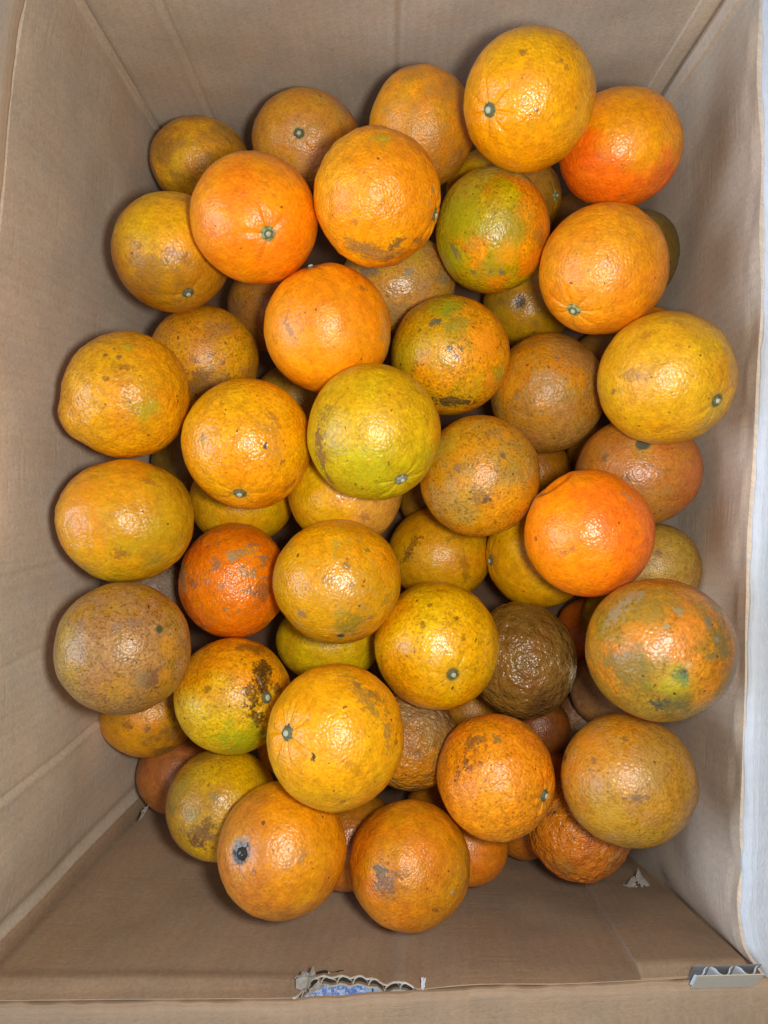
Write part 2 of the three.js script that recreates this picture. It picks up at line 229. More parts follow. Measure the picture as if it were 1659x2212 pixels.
// ---------------------------------------------------------------- the oranges: place, size and depth below the lens, skin, and which one it is
const FRUIT = [
  { x: 1143, y: 212, w: 142, h: 159, depth: 0.4367, c:'ee9a14',d:'eaa21a',g:[.7,-.3,.5],t:[-.56,.11,'plug',1.15],fur:.9,sp:14,m:[[-.12,-.62,.06,'8a6038',.7],[.42,-.5,.05,'8a6038',.6],[.12,.1,.035,'7a5a4a',.8],[.5,-.42,.05,'96642c',.6],[-.1,-.3,.22,'f08a3c',.35]], label: 'large orange at the top of the pile with its stem left of centre' },
  { x: 1341, y: 316, w: 136, h: 134, depth: 0.4780, c:'f49c1a',d:'f07222',g:[-.15,1,.75],sp:8,m:[[.14,.74,.06,'9a7a4a',.9],[.14,.74,.025,'5a4430',.9]], label: 'orange turning red below, at the far right against the right wall' },
  { x: 913, y: 272, w: 114, h: 135, depth: 0.5136, c:'ea9620',d:'d28c2c',g:[0,.9,.4],sp:6,rus:.3,rc:'b57c34',m:[[-.3,-.75,.2,'8a6a30',.4]], label: 'plain orange against the far wall, left of the large top one' },
  { x: 660, y: 300, w: 116, h: 112, depth: 0.5609, c:'d69436',d:'d89254',g:[.5,.6,.5],t:[-.12,-.14,'plug',.95],rus:.4,rc:'b8803c',sp:8,fur:.4,m:[[.72,-.62,.3,'8f8676',.5],[.15,.35,.35,'d89078',.4]], label: 'dull tan orange with an upright stem, by the far wall' },
  { x: 432, y: 350, w: 108, h: 100, depth: 0.6149, c:'eaae30',d:'e0a034',rus:.45,rc:'a8752c',sp:10,wr:.4, label: 'tan yellow orange in the far left corner of the box' },
  { x: 548, y: 470, w: 138, h: 143, depth: 0.4628, c:'fb960e',d:'fa8a0a',g:[-.4,.5,.4],t:[.19,.2,'star',1],fur:.7,sp:7, label: 'vivid orange with a pale star-shaped stem, upper left of the pile' },
  { x: 815, y: 423, w: 135, h: 153, depth: 0.4469, c:'f6a010',d:'ee9410',t:[.93,.23,'plug',.9],sp:10,wr:.5,fur:.6,m:[[-.05,.75,.2,'8a6448',.75,3,0.15],[.3,.62,.08,'6a4a34',.7,2,-.6],[.62,.6,.08,'7c5a40',.6,2,.8],[.85,-.1,.06,'9a8a7a',.7],[.8,.05,.05,'9a8a7a',.6],[.06,-.8,.14,'a8a030',.5],[-.35,.3,.06,'a0602c',.5]], label: 'big bright orange with a brown crescent scar on its lower edge' },
  { x: 1065, y: 497, w: 123, h: 139, depth: 0.4949, c:'c6a812',d:'e8960e',g:[.8,.1,.35],con:1,sp:18,m:[[-.55,-.2,.5,'a8a816',.7],[-.75,.35,.4,'a4a414',.65],[.3,-.05,.4,'a38a2c',.7],[.85,-.05,.3,'f08e0c',.8],[.25,.35,.3,'f09a10',.8],[.72,.45,.28,'f08e0e',.85],[.0,.58,.35,'a5902a',.6],[.05,.78,.2,'ee960e',.8],[-.62,.3,.09,'7d7464',.8,1.8,.8],[.2,.62,.08,'75705f',.7],[.0,.6,.05,'75705f',.7],[.8,.1,.22,'8a6a3c',.6],[-.3,.62,.05,'6e6a50',.7]], label: 'green and orange mottled fruit, second row below the large top one' },
  { x: 1305, y: 580, w: 140, h: 143, depth: 0.4657, c:'ea9224',d:'e28c2a',t:[-.39,.59,'star',1.05],fur:.8,sp:9,m:[[-.1,.3,.3,'f0a060',.25]], label: 'smooth orange with a dark green stem low on it, by the right wall' },
  { x: 368, y: 542, w: 129, h: 131, depth: 0.5081, c:'eaac0c',d:'c88a28',g:[.1,1,1.0],t:[.22,.67,'plug',1],rus:.15,rc:'98682c',sp:10,fur:.5,m:[[-.35,.25,.35,'9a6c2a',.6],[-.03,-.02,.1,'9c6450',.6],[-.5,-.1,.06,'8a5c28',.6]], label: 'yellow orange with a brown lower half and stem, by the upper left wall' },
  { x: 707, y: 709, w: 136, h: 141, depth: 0.4787, c:'f69c0c',d:'ee9010',t:[-.25,-.95,'plug',.9],sp:12,fur:.5,m:[[-.6,-.02,.08,'9a6a30',.7,2.5,.9],[.55,-.6,.07,'8c6a3a',.7],[.92,.1,.25,'b8906a',.6,2,1.3],[.0,.85,.2,'c07a20',.4],[.1,.25,.3,'f2a244',.25]], label: 'bright orange right of the middle gap, below the one with the crescent scar' },
  { x: 973, y: 767, w: 128, h: 129, depth: 0.4968, c:'c89612',d:'e0961a',g:[.9,-.1,.25],con:1,sp:26,m:[[-.05,-.8,.35,'92a014',.75],[.1,-.55,.3,'6e7434',.55],[-.25,-.52,.1,'56584a',.85],[.6,-.2,.4,'f29216',.8],[.8,.3,.2,'98981a',.7],[-.8,.0,.4,'a8a012',.6],[.06,.74,.14,'4e3c28',.9,3,.1],[-.2,-.05,.35,'c89838',.5],[0,-.1,.06,'50504a',.8],[.15,-.12,.05,'50504a',.7],[.1,.02,.05,'50504a',.7],[.4,.5,.25,'b0a01a',.5],[.65,.45,.2,'ea8a1a',.6]], label: 'green flecked orange with a short black scar at its lower edge' },
  { x: 1443, y: 815, w: 151, h: 143, depth: 0.4481, c:'d69c24',d:'daa22c',t:[.72,.32,'plug',.95],sp:16,fur:.4,m:[[-.45,-.05,.09,'9a6824',.6,2.5,.1],[-.72,.2,.05,'7c6244',.8],[-.3,-.6,.1,'a06a24',.5]], label: 'large golden orange pressed to the right wall with its stem at right' },
  { x: 272, y: 853, w: 139, h: 137, depth: 0.4816, c:'eaa018',d:'de9a1c',sp:26,wr:.25,nub:[-.93,.42],m:[[.25,.2,.2,'a0a02c',.6,1.6,.2],[.05,-.72,.08,'b8b020',.8],[-.3,-.6,.05,'7a5228',.8],[-.1,-.56,.05,'7a5a48',.8],[.0,-.4,.07,'8a5a28',.6,2,.2],[-.3,-.25,.06,'7a5228',.6]], label: 'round orange with a nub on its left side, by the left wall' },
  { x: 440, y: 772, w: 120, h: 112, depth: 0.5538, c:'e4a020',d:'d8962a',rus:.3,rc:'b07c38',sp:46,m:[[.1,.35,.3,'b08a60',.5],[-.1,.55,.4,'6a4a2a',.6],[.3,.1,.06,'7a5a4c',.7],[.1,-.05,.05,'7a5a4c',.7],[-.15,.05,.05,'7a5a4c',.7],[.4,.3,.05,'7a5a4c',.7]], label: 'speckled tan orange half hidden beside the left wall' },
  { x: 534, y: 958, w: 140, h: 141, depth: 0.4729, c:'eca614',d:'f09c0e',g:[-.3,.8,.4],t:[-.14,.75,'plug',1.05],fur:.5,sp:26,m:[[.4,.1,.22,'c08a44',.5],[.25,.02,.05,'5a4438',.9],[.4,-.35,.07,'9a6a34',.6,2.4,.7],[-.65,-.1,.06,'8c7a64',.7],[.3,-.25,.1,'b08440',.5,2.5,.3],[.6,.65,.09,'8a5a20',.7,2,-.3],[.5,.25,.05,'7c5a40',.7]], label: 'golden orange with a dark stem at its lower edge, left of the green one' },
  { x: 807, y: 934, w: 145, h: 147, depth: 0.4518, c:'c8ac12',d:'d8a614',g:[.1,-.9,.7],t:[.4,.66,'star2',1.05],fur:.8,sp:24,m:[[-.79,.1,.13,'85602f',.95,1.5,1.4],[-.75,.34,.16,'8a6434',.95,2.2,1.4],[-.66,.62,.1,'86602f',.85,2,1.1],[-.7,-.2,.1,'94691f',.7],[-.6,-.33,.06,'94691f',.7,2,.6],[.1,.6,.5,'a8aa14',.45]], label: 'yellow-green orange with a long brown scar, in the middle of the pile' },
  { x: 1184, y: 848, w: 124, h: 129, depth: 0.5247, c:'da8e1c',d:'b87c30',g:[.5,.4,.6],rus:.6,rc:'a67838',net:1,sp:18,m:[[.1,-.1,.4,'a07844',.6],[-.1,.28,.05,'7c6a5c',.8],[-.5,.05,.06,'8c7860',.7],[.15,-.55,.05,'7c6a5c',.7],[-.7,-.1,.3,'e8980e',.5]], label: 'brownish orange with netted skin, between the green flecked one and the golden one' },
  { x: 1038, y: 1029, w: 130, h: 131, depth: 0.4900, c:'d09226',d:'da9020',g:[.2,.7,.5],rus:.35,rc:'a8803c',sp:40,m:[[-.35,-.15,.09,'8e6a50',.8],[0,.3,.16,'7e5a34',.7],[.4,-.62,.12,'e89414',.7],[-.5,-.5,.3,'b09c28',.5],[.35,-.3,.05,'6a4e30',.7],[.55,-.15,.25,'a08438',.5],[.1,.35,.06,'5e4630',.7]], label: 'tan orange with a dark freckled patch, right of the green middle one' },
  { x: 1382, y: 1018, w: 137, h: 117, depth: 0.5052, c:'c07c34',d:'c0723a',g:[.7,.2,.5],t:[.06,-.47,'scar',.7],rus:.3,rc:'a56f38',sp:20,m:[[-.5,-.25,.07,'6c5638',.8],[.2,-.1,.05,'7c5a44',.7],[-.15,.12,.08,'7a5a40',.7],[.4,-.02,.05,'7c5a44',.6],[.9,0,.4,'b8603a',.5]], label: 'dull brown orange by the right wall, below the large golden one' },
  { x: 1274, y: 1152, w: 141, h: 135, depth: 0.4593, c:'f68a18',d:'f5782a',g:[.95,.1,.55],notch:[-.55,-.80],sp:10,m:[[-.85,-.55,.14,'a88a78',.85,2,-.9],[.52,-.6,.07,'a8846c',.85],[.6,-.52,.05,'b08c74',.8],[-.35,.3,.08,'a06438',.6,1.8,-.5],[-.22,.22,.05,'a06438',.5],[-.78,.08,.04,'80502c',.8]], label: 'bright red-orange fruit with a notch at its upper left edge' },
  { x: 270, y: 1125, w: 151, h: 132, depth: 0.4739, c:'e2981e',d:'ca9c28',g:[.7,.6,.4],sp:9,wr:.3,m:[[-.6,-.3,.5,'ea8c18',.6],[-.1,.52,.1,'946028',.7,1.5,0],[.4,.62,.25,'96863a',.5],[.3,-.6,.06,'946028',.6,2,.4],[.55,.05,.018,'2a1a10',.95],[.55,.45,.12,'eaa414',.6]], label: 'wide orange fading to green below, lower of the two by the left wall' },
  { x: 503, y: 1254, w: 118, h: 124, depth: 0.5222, c:'f08214',d:'e8781a',sp:14,wr:.35,scars:1,m:[[.12,-.45,.11,'9c8c68',.75,2.6,-.4],[-.05,-.38,.09,'a09474',.9,1.4,1],[.25,-.12,.1,'9a8060',.7,2.4,.3],[-.92,-.1,.13,'8c8464',.9,2,1.3],[-.3,-.3,.07,'96705a',.8,2,1],[-.2,.1,.08,'b07c6c',.7],[.5,.2,.22,'7c5440',.65],[.35,-.6,.06,'96705a',.8,2,0],[.1,.5,.05,'96705a',.7],[-.7,.05,.08,'96604a',.8,2,.3],[-.45,.02,.07,'aa7464',.7],[.5,-.3,.09,'8a7260',.8,2,-1]], label: 'bright orange covered in grey scars, left of the middle' },
  { x: 729, y: 1257, w: 137, h: 134, depth: 0.4713, c:'e49c12',d:'d69a1c',g:[.2,.8,.5],rus:.2,rc:'b08838',sp:22,t:[.05,.83,'dot',.5],m:[[.05,.1,.5,'c29444',.55],[.12,-.25,.08,'8a6448',.7],[-.15,-.05,.1,'8a6448',.55],[.2,.05,.06,'8a6448',.6],[.15,.66,.26,'70702c',.6],[-.55,.5,.1,'94705a',.7],[.5,.55,.06,'80604a',.7],[.45,-.5,.05,'6e7038',.7],[.75,.3,.1,'96703c',.6]], label: 'orange with a tan freckled middle, in front of the green one' },
  { x: 950, y: 1197, w: 111, h: 102, depth: 0.5952, c:'dc960e',d:'d8a01a',g:[.3,.6,.4],sp:16,m:[[-.5,-.2,.12,'7a4e18',.7,2.5,-.9],[-.6,.05,.1,'6a4418',.6,2,-.7],[.2,-.3,.06,'8a5a20',.5,2,-.8],[.45,.2,.12,'8a5c14',.5,3,1.3],[.15,.0,.35,'e6a24c',.35]], label: 'golden orange low in the gap right of the freckled one' },
  { x: 944, y: 1396, w: 134, h: 138, depth: 0.4885, c:'e2ac0e',d:'e6a60e',t:[.24,.43,'plug',1],fur:.4,sp:34,m:[[.3,-.4,.04,'7a4e1c',.8],[-.2,-.3,.06,'8a5c1c',.8],[.5,-.82,.08,'7a5238',.7],[-.1,-.6,.05,'7a4e1c',.8],[.4,-.1,.05,'8a5c1c',.7],[0,.4,.35,'eea41a',.4]], label: 'golden yellow orange with dark dots and a stem, right of centre, lower half' },
  { x: 262, y: 1402, w: 149, h: 143, depth: 0.4504, c:'bc8a38',d:'c08c30',rus:.75,rc:'a87a48',sp:30,t:[.48,-.27,'dot',.55],m:[[.45,.45,.2,'76563a',.75],[-.1,-.3,.1,'8c6c5c',.6],[-.6,-.3,.1,'8c6c5c',.5],[.1,-.38,.12,'8c6c5c',.5],[.6,-.05,.2,'d8921a',.6],[.25,.45,.15,'8e7a5c',.6],[-.05,.62,.3,'d8962a',.5],[-.8,-.15,.25,'caa02c',.4],[.6,.38,.12,'d08a20',.7]], label: 'wide tan russet orange against the left wall' },
  { x: 502, y: 1505, w: 127, h: 126, depth: 0.5055, c:'e0b40c',d:'eaa00c',g:[.1,-1,.8],t:[.55,.03,'plug',1.2],fur:.6,sp:40,m:[[.45,-.25,.2,'4a3012',.95,1.9,1.45],[.5,-.45,.12,'5a3c18',.9,1.4,1],[.3,.0,.14,'5c4014',.8,1.6,1.5],[.38,.36,.13,'4c3416',.85,2.2,1.1],[.2,.8,.5,'92a014',.7],[.7,.5,.4,'6e7a28',.6],[.2,-.8,.2,'7a5414',.7,2,0],[.72,-.12,.1,'5a3c18',.7],[-.4,-.1,.06,'7a5414',.6]], label: 'yellow-green orange with dark brown burns round its stem' },
  { x: 725, y: 1594, w: 147, h: 158, depth: 0.4357, c:'e89e0c',d:'e8a412',g:[.35,.7,.6],t:[-.7,-.04,'plug',1.15],fur:1,sp:18,m:[[-.75,.1,.4,'f09414',.5],[.4,-.5,.14,'9a7436',.75,3,.9],[.62,-.45,.1,'8c6230',.7,2,.6],[.3,-.66,.05,'8c6230',.7],[.72,.0,.08,'9c7444',.7,3,1.5],[.85,.1,.06,'8a5428',.7],[-.3,.28,.035,'2e2014',.95,1.6,1.3],[.25,.4,.07,'b07c14',.5,3,.5],[.1,.85,.05,'8a5c1c',.6]], label: 'large glossy golden orange with its stem at left, below the middle' },
  { x: 1430, y: 1405, w: 165, h: 156, depth: 0.4140, c:'a47c30',d:'c47e2c',con:1,sp:16,t:[.23,.34,'scar',1],m:[[-.25,-.2,.3,'dc8226',.7],[.45,-.3,.34,'da7e26',.65],[-.35,.25,.42,'75642c',.85],[-.1,-.62,.4,'86702e',.75],[.5,.62,.25,'e68a22',.7],[.75,-.1,.36,'74643a',.85],[.15,.7,.3,'5c5834',.75],[-.05,.72,.13,'48443a',.8],[.15,.45,.3,'a8981c',.7],[-.5,-.5,.15,'97866c',.8,2.4,-.7],[-.28,-.72,.11,'97866c',.75,2,-.3],[.75,-.55,.2,'766a34',.6],[.25,-.48,.06,'8a8468',.8,1.5,1.3],[.1,-.3,.05,'94886c',.8],[.6,-.35,.08,'746a58',.8],[.7,-.12,.05,'8a8a80',.8],[.0,.05,.16,'b08a60',.5],[.35,.2,.05,'b09a70',.7],[-.8,.1,.25,'8a6e34',.6],[.3,.4,.1,'5c7446',.7],[.85,.35,.3,'86683a',.6]], label: 'largest fruit, blotched orange, olive and grey, against the right wall' },
  { x: 1130, y: 1427, w: 115, h: 126, depth: 0.5309, c:'84602c',d:'a07638',rus:.2,rc:'7c5226',sp:16,wr:.62,gloss:1.8,m:[[.3,.25,.35,'94642e',.5],[.3,.75,.35,'4a3018',.6],[.95,.35,.22,'d8ccb4',.9,3,1.5],[-.3,.6,.3,'7e5c22',.5]], label: 'dark brown rotten orange with crystal shine, in the gap right of centre' },
  { x: 1072, y: 1679, w: 128, h: 138, depth: 0.4703, c:'ea961e',d:'ea8e28',t:[.8,.31,'plug',1.05],fur:.8,sp:60,spd:[-.5,-.3],wr:.35,m:[[-.4,-.5,.16,'6c4a2c',.6],[-.25,-.55,.12,'7a5a34',.6],[.05,-.55,.1,'76683c',.7],[-.5,-.2,.08,'6c4a34',.8],[-.6,.0,.09,'7a5238',.7],[-.4,-.1,.06,'6c4a34',.7]], label: 'orange dotted with brown specks, front right, stem at its right edge' },
  { x: 1361, y: 1686, w: 149, h: 146, depth: 0.4504, c:'c8862e',d:'be8a34',g:[.5,.5,.4],rus:.4,rc:'ac7a3a',t:[-.89,-.3,'dot',.5],sp:22,m:[[-.5,-.55,.3,'da8220',.6],[-.7,-.2,.3,'d67e22',.5],[0,.0,.3,'c08a70',.4],[0,-.55,.05,'7a5430',.7],[.1,.28,.1,'6c5040',.7,1.6,.2],[-.45,-.25,.05,'7c5a40',.7],[.3,-.05,.25,'a8803a',.5],[-.3,.55,.3,'c89a2e',.5]], label: 'large tan orange in the near right corner, above the wrinkled one' },
  { x: 608, y: 1840, w: 138, h: 151, depth: 0.4598, c:'e4941c',d:'d08038',g:[-.9,.2,.6],t:[-.6,.06,'rot',1.1],sp:18,fur:.3,m:[[-.62,-.06,.17,'8a8278',.75],[-.1,.05,.3,'c88450',.5,2,.1],[.3,.1,.08,'9a7050',.6],[-.4,.3,.06,'8a5024',.6],[-.3,-.35,.03,'5a3a1c',.7]], label: 'front orange with a black rotten stem hole at left' },
  { x: 885, y: 1872, w: 131, h: 143, depth: 0.4721, c:'d47c20',d:'d0881e',g:[.6,-.2,.5],sp:16,wr:.3,m:[[-.38,.22,.19,'5e5450',.9,1.4,1.2],[-.3,.32,.3,'9a6030',.6],[.65,.4,.05,'a89a8a',.8],[.4,.65,.05,'6c4a2c',.8],[-.1,.12,.1,'9a6030',.5,2,-.3],[.1,-.15,.35,'e68a40',.4]], label: 'front orange with a grey sunken bruise left of its middle' },
  { x: 478, y: 1740, w: 122, h: 124, depth: 0.5199, c:'dcaa12',d:'c09234',g:[-.9,.1,.7],rus:.1,rc:'8c7438',sp:30,m:[[-.32,.5,.2,'7a5638',.85,1.8,-.2],[-.2,.35,.14,'6e4e30',.7],[-.4,.62,.12,'6a4230',.8,2,.1],[-.5,.2,.2,'8a7c30',.6],[.3,-.02,.25,'caa050',.5],[-.75,-.2,.25,'a0883c',.5]], label: 'yellow orange with a brown bruise, behind the one with the black stem hole' },
  { x: 1253, y: 1795, w: 113, h: 113, depth: 0.5272, c:'d07c2a',d:'c06828',g:[.6,.5,.6],rus:.3,rc:'a06a34',wr:1,sp:14,m:[[-.3,.7,.3,'8a6630',.5]], label: 'wrinkled dull orange low in the near right corner' },
  { x: 320, y: 1540, w: 108, h: 98, depth: 0.5824, c:'e0981a',d:'d09024',rus:.2,rc:'8e6230',sp:18,m:[[.5,-.1,.3,'7a5426',.8],[.3,-.3,.35,'8a6238',.7],[.7,.2,.35,'7a5632',.7],[-.4,.3,.12,'7a5026',.6],[0,.35,.06,'805a44',.7],[.3,.85,.25,'6e4e2a',.6],[-.4,-.5,.3,'b8782e',.5]], label: 'brown mottled orange under the wide russet one at the left wall' },
  { x: 388, y: 1668, w: 95, h: 95, depth: 0.6262, c:'b46e3c',d:'a8623a',sp:6, label: 'dull reddish orange lowest in the near left corner' },
  { x: 745, y: 1055, w: 126, h: 128, depth: 0.5209, c:'dcaa1c',d:'e0a24a',g:[.9,.2,.9],sp:8,m:[[.3,.45,.1,'8a5a3a',.5]], label: 'yellow and peach orange under the green middle one' },
  { x: 520, y: 1080, w: 112, h: 100, depth: 0.5700, c:'d8a816',d:'dca418',sp:6, label: 'yellow orange in shade between the stemmed golden one and the scarred one' },
  { x: 1165, y: 1200, w: 114, h: 114, depth: 0.5609, c:'e6a812',d:'dca016',t:[-.93,.1,'plug',1],sp:14,fur:.4,m:[[-.3,.7,.1,'b08014',.4]], label: 'golden orange below the red-orange one, its stem at left' },
  { x: 1415, y: 1225, w: 101, h: 95, depth: 0.5219, c:'be9440',d:'b08a3c',rus:.3,rc:'a5803e',sp:24,m:[[.1,-.3,.09,'7a5a40',.7],[-.6,.1,.3,'b8a438',.5]], label: 'small tan orange half hidden beside the right wall, below the dull brown one' },
  { x: 710, y: 1385, w: 113, h: 90, depth: 0.5700, c:'e2bc14',d:'d6b418',sp:16, label: 'yellow-green fruit in shade under the freckled orange' },
  { x: 885, y: 1600, w: 107, h: 109, depth: 0.5171, c:'b07e40',d:'c8862a',g:[.1,1,.9],rus:.5,rc:'947248',wr:.7,sp:8,m:[[.7,.1,.35,'8c6a3c',.6],[.3,-.5,.4,'8e7458',.6]], label: 'dull tan wrinkled orange right of the large glossy one' },
  { x: 860, y: 610, w: 125, h: 108, depth: 0.5489, c:'d29c3a',d:'ce964a',rus:.3,rc:'a8804c',sp:30,m:[[-.45,-.65,.3,'b4a41a',.8],[.2,-.6,.3,'c0a01a',.6],[-.5,-.25,.22,'706a62',.8],[.2,-.2,.1,'86847c',.7],[-.1,.5,.3,'a0805c',.5],[.75,-.1,.2,'7c7266',.6],[.8,.2,.25,'c89a18',.6]], label: 'tan orange with grey and yellow blotches, in the upper middle gap' },
  { x: 1140, y: 660, w: 97, h: 93, depth: 0.6262, c:'cc982a',d:'c89820',rus:.2,rc:'9c7430',sp:12,t:[-.17,-.1,'navel',1],m:[[-.17,-.1,.3,'8a6a50',.6],[-.17,-.1,.13,'4e3c34',.85]], label: 'yellow-brown orange with a dark navel, between the two green mottled ones' },
  { x: 595, y: 660, w: 105, h: 102, depth: 0.5875, c:'c4862e',d:'b67a32',rus:.6,rc:'946432',net:1,sp:20,gloss:.5, label: 'brown netted orange in the gap below the star-stemmed one' },
  { x: 1120, y: 425, w: 93, h: 92, depth: 0.6086, c:'b87e20',d:'a87426',t:[.86,-.05,'star',.95],sp:8,fur:.6, label: 'shaded orange with a pale green stem, right of the green mottled one' },
  { x: 1050, y: 405, w: 85, h: 85, depth: 0.5584, c:'d4a612',d:'cc9c16',sp:3, label: 'yellow orange showing as a sliver under the large top one' },
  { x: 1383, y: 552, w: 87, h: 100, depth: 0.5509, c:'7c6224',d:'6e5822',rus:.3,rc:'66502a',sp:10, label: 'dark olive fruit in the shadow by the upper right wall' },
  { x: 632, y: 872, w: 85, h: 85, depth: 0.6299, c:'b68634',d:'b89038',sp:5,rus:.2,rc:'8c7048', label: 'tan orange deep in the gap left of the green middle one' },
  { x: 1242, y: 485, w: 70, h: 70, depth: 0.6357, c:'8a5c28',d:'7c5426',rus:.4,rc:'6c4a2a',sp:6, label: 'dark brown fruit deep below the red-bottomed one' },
  { x: 1405, y: 742, w: 80, h: 80, depth: 0.5437, c:'d88a2a',d:'d08428',sp:4, label: 'orange sliver above the large golden one at the right wall' },
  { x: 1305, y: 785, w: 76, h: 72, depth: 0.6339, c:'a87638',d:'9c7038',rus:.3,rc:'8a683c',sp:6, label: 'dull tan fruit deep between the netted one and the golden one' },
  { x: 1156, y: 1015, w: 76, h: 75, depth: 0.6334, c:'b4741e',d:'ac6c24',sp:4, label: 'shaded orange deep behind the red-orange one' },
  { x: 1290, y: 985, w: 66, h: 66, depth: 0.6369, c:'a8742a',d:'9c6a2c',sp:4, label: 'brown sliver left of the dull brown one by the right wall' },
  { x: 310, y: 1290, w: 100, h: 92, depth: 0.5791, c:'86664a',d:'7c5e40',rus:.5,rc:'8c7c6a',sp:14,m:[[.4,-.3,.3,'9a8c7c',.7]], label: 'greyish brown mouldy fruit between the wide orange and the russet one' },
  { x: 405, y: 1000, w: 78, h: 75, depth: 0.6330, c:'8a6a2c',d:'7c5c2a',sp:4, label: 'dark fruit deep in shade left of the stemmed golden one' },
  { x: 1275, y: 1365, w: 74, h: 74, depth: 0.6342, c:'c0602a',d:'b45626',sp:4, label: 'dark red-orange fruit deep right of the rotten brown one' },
  { x: 1325, y: 1335, w: 70, h: 68, depth: 0.5862, c:'cc9a24',d:'c4902a',sp:3, label: 'yellow sliver below the red-orange one with the notch' },
  { x: 1310, y: 1490, w: 80, h: 80, depth: 0.5935, c:'b4885a',d:'b0804a',rus:.3,rc:'a07c58',sp:8, label: 'tan fruit between the rotten brown one and the blotched largest one' },
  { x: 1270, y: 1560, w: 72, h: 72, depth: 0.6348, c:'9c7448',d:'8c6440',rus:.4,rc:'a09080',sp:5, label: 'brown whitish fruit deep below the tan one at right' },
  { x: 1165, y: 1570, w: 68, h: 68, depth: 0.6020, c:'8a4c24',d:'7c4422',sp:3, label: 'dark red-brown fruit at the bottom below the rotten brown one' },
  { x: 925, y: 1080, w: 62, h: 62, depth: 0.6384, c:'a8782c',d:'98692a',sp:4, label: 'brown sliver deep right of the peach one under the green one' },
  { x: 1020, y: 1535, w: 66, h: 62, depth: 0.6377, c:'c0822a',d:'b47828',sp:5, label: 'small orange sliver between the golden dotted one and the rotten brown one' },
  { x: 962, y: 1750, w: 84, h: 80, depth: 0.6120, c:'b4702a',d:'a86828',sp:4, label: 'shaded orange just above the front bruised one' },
  { x: 752, y: 1815, w: 108, h: 112, depth: 0.5436, c:'b8762c',d:'b4642a',g:[-.2,.8,.7],sp:6, label: 'shaded orange between the two front ones' },
  { x: 1010, y: 1830, w: 89, h: 86, depth: 0.5408, c:'d47c24',d:'cc7424',sp:6,m:[[.85,.5,.1,'a8988a',.6]], label: 'plain orange right of the front bruised one' },
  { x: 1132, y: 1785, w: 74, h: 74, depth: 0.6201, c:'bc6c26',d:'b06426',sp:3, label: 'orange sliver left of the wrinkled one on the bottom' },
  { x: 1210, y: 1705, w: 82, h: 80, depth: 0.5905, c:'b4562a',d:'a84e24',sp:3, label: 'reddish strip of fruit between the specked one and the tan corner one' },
  { x: 622, y: 1612, w: 66, h: 66, depth: 0.6369, c:'ea8e1c',d:'e0861c',sp:3, label: 'bright orange sliver left of the large glossy one' },
];
const skinRGB = h => { const c = hexRGB(h), sat = (c[0] - c[2]) / c[0]; const k = 0.95 + 0.05 * smooth(170, 235, c[0]); return [c[0] * k, c[1] * k * 0.97, c[2] * k * (1 - 0.8 * smooth(0.5, 0.95, sat))]; };
const TW = 768, TH = 384;
function peelBump(seed, cells, lumps, fineAmt) {        // pebbled skin: rounded cells between pits, over coarser lumps
  const W = 1024, Hh = 512, d = new Uint8Array(W * Hh * 4), jit = new Float32Array(32 * 32 * 32 * 3);
  seedRandom(seed); for (let i = 0; i < jit.length; i++) jit[i] = rnd();
  for (let y = 0; y < Hh; y++) {
    const th = Math.PI * (1 - (y + 0.5) / Hh), st = Math.sin(th), ct = Math.cos(th);
    for (let x = 0; x < W; x++) {
      const ph = (x + 0.5) / W * Math.PI * 2, X = st * Math.cos(ph), Y = ct, Z = st * Math.sin(ph);
      const wx = X + 0.03 * (noise3(X * 9, Y * 9, Z * 9 + seed) - 0.5), wy = Y + 0.03 * (noise3(X * 9 + 4, Y * 9, Z * 9) - 0.5);
      const px = wx * cells + 50, py = wy * cells + 50, pz = Z * cells + 50, xi = Math.floor(px), yi = Math.floor(py), zi = Math.floor(pz);
      let f1 = 9;
      for (let a = -1; a < 2; a++) for (let b = -1; b < 2; b++) for (let c = -1; c < 2; c++) {
        const q = (((xi + a) & 31) + (((yi + b) & 31) << 5) + (((zi + c) & 31) << 10)) * 3;
        const dx = xi + a + jit[q] - px, dy = yi + b + jit[q + 1] - py, dz = zi + c + jit[q + 2] - pz, r = dx * dx + dy * dy + dz * dz; if (r < f1) f1 = r;
      }
      const h = 0.5 + 0.30 * (0.4 - f1) + lumps * (fbm(X * 7 + seed, Y * 7, Z * 7) - 0.5) + fineAmt * 1.6 * (noise3(X * 40, Y * 40, Z * 40) - 0.5);
      const o = (y * W + x) * 4; d[o] = d[o + 1] = d[o + 2] = clamp(h * 255, 0, 255); d[o + 3] = 255;
    }
  }
  const t = dataTexture(d, W, Hh, false); t.wrapT = THREE.ClampToEdgeWrapping; return t;
}
const BUMPS = [peelBump(1, 24, 0.38, 0.10), peelBump(2, 20, 0.5, 0.10), peelBump(3, 27, 0.3, 0.08), peelBump(4, 21, 0.45, 0.14)];
const WRINKLE = peelBump(5, 9, 1.5, 0.2);
const calyxGreen = [new THREE.MeshStandardMaterial({ color: new THREE.Color().setRGB(0.105, 0.108, 0.05), roughness: 0.75 }), new THREE.MeshStandardMaterial({ color: new THREE.Color().setRGB(0.25, 0.29, 0.11), roughness: 0.7 }), new THREE.MeshStandardMaterial({ color: new THREE.Color().setRGB(0.2, 0.21, 0.19), roughness: 0.6 }), new THREE.MeshStandardMaterial({ color: new THREE.Color().setRGB(0.02, 0.016, 0.012), roughness: 0.8 })];
const scarPale = new THREE.MeshStandardMaterial({ color: new THREE.Color().setRGB(0.42, 0.42, 0.27), roughness: 0.6 });
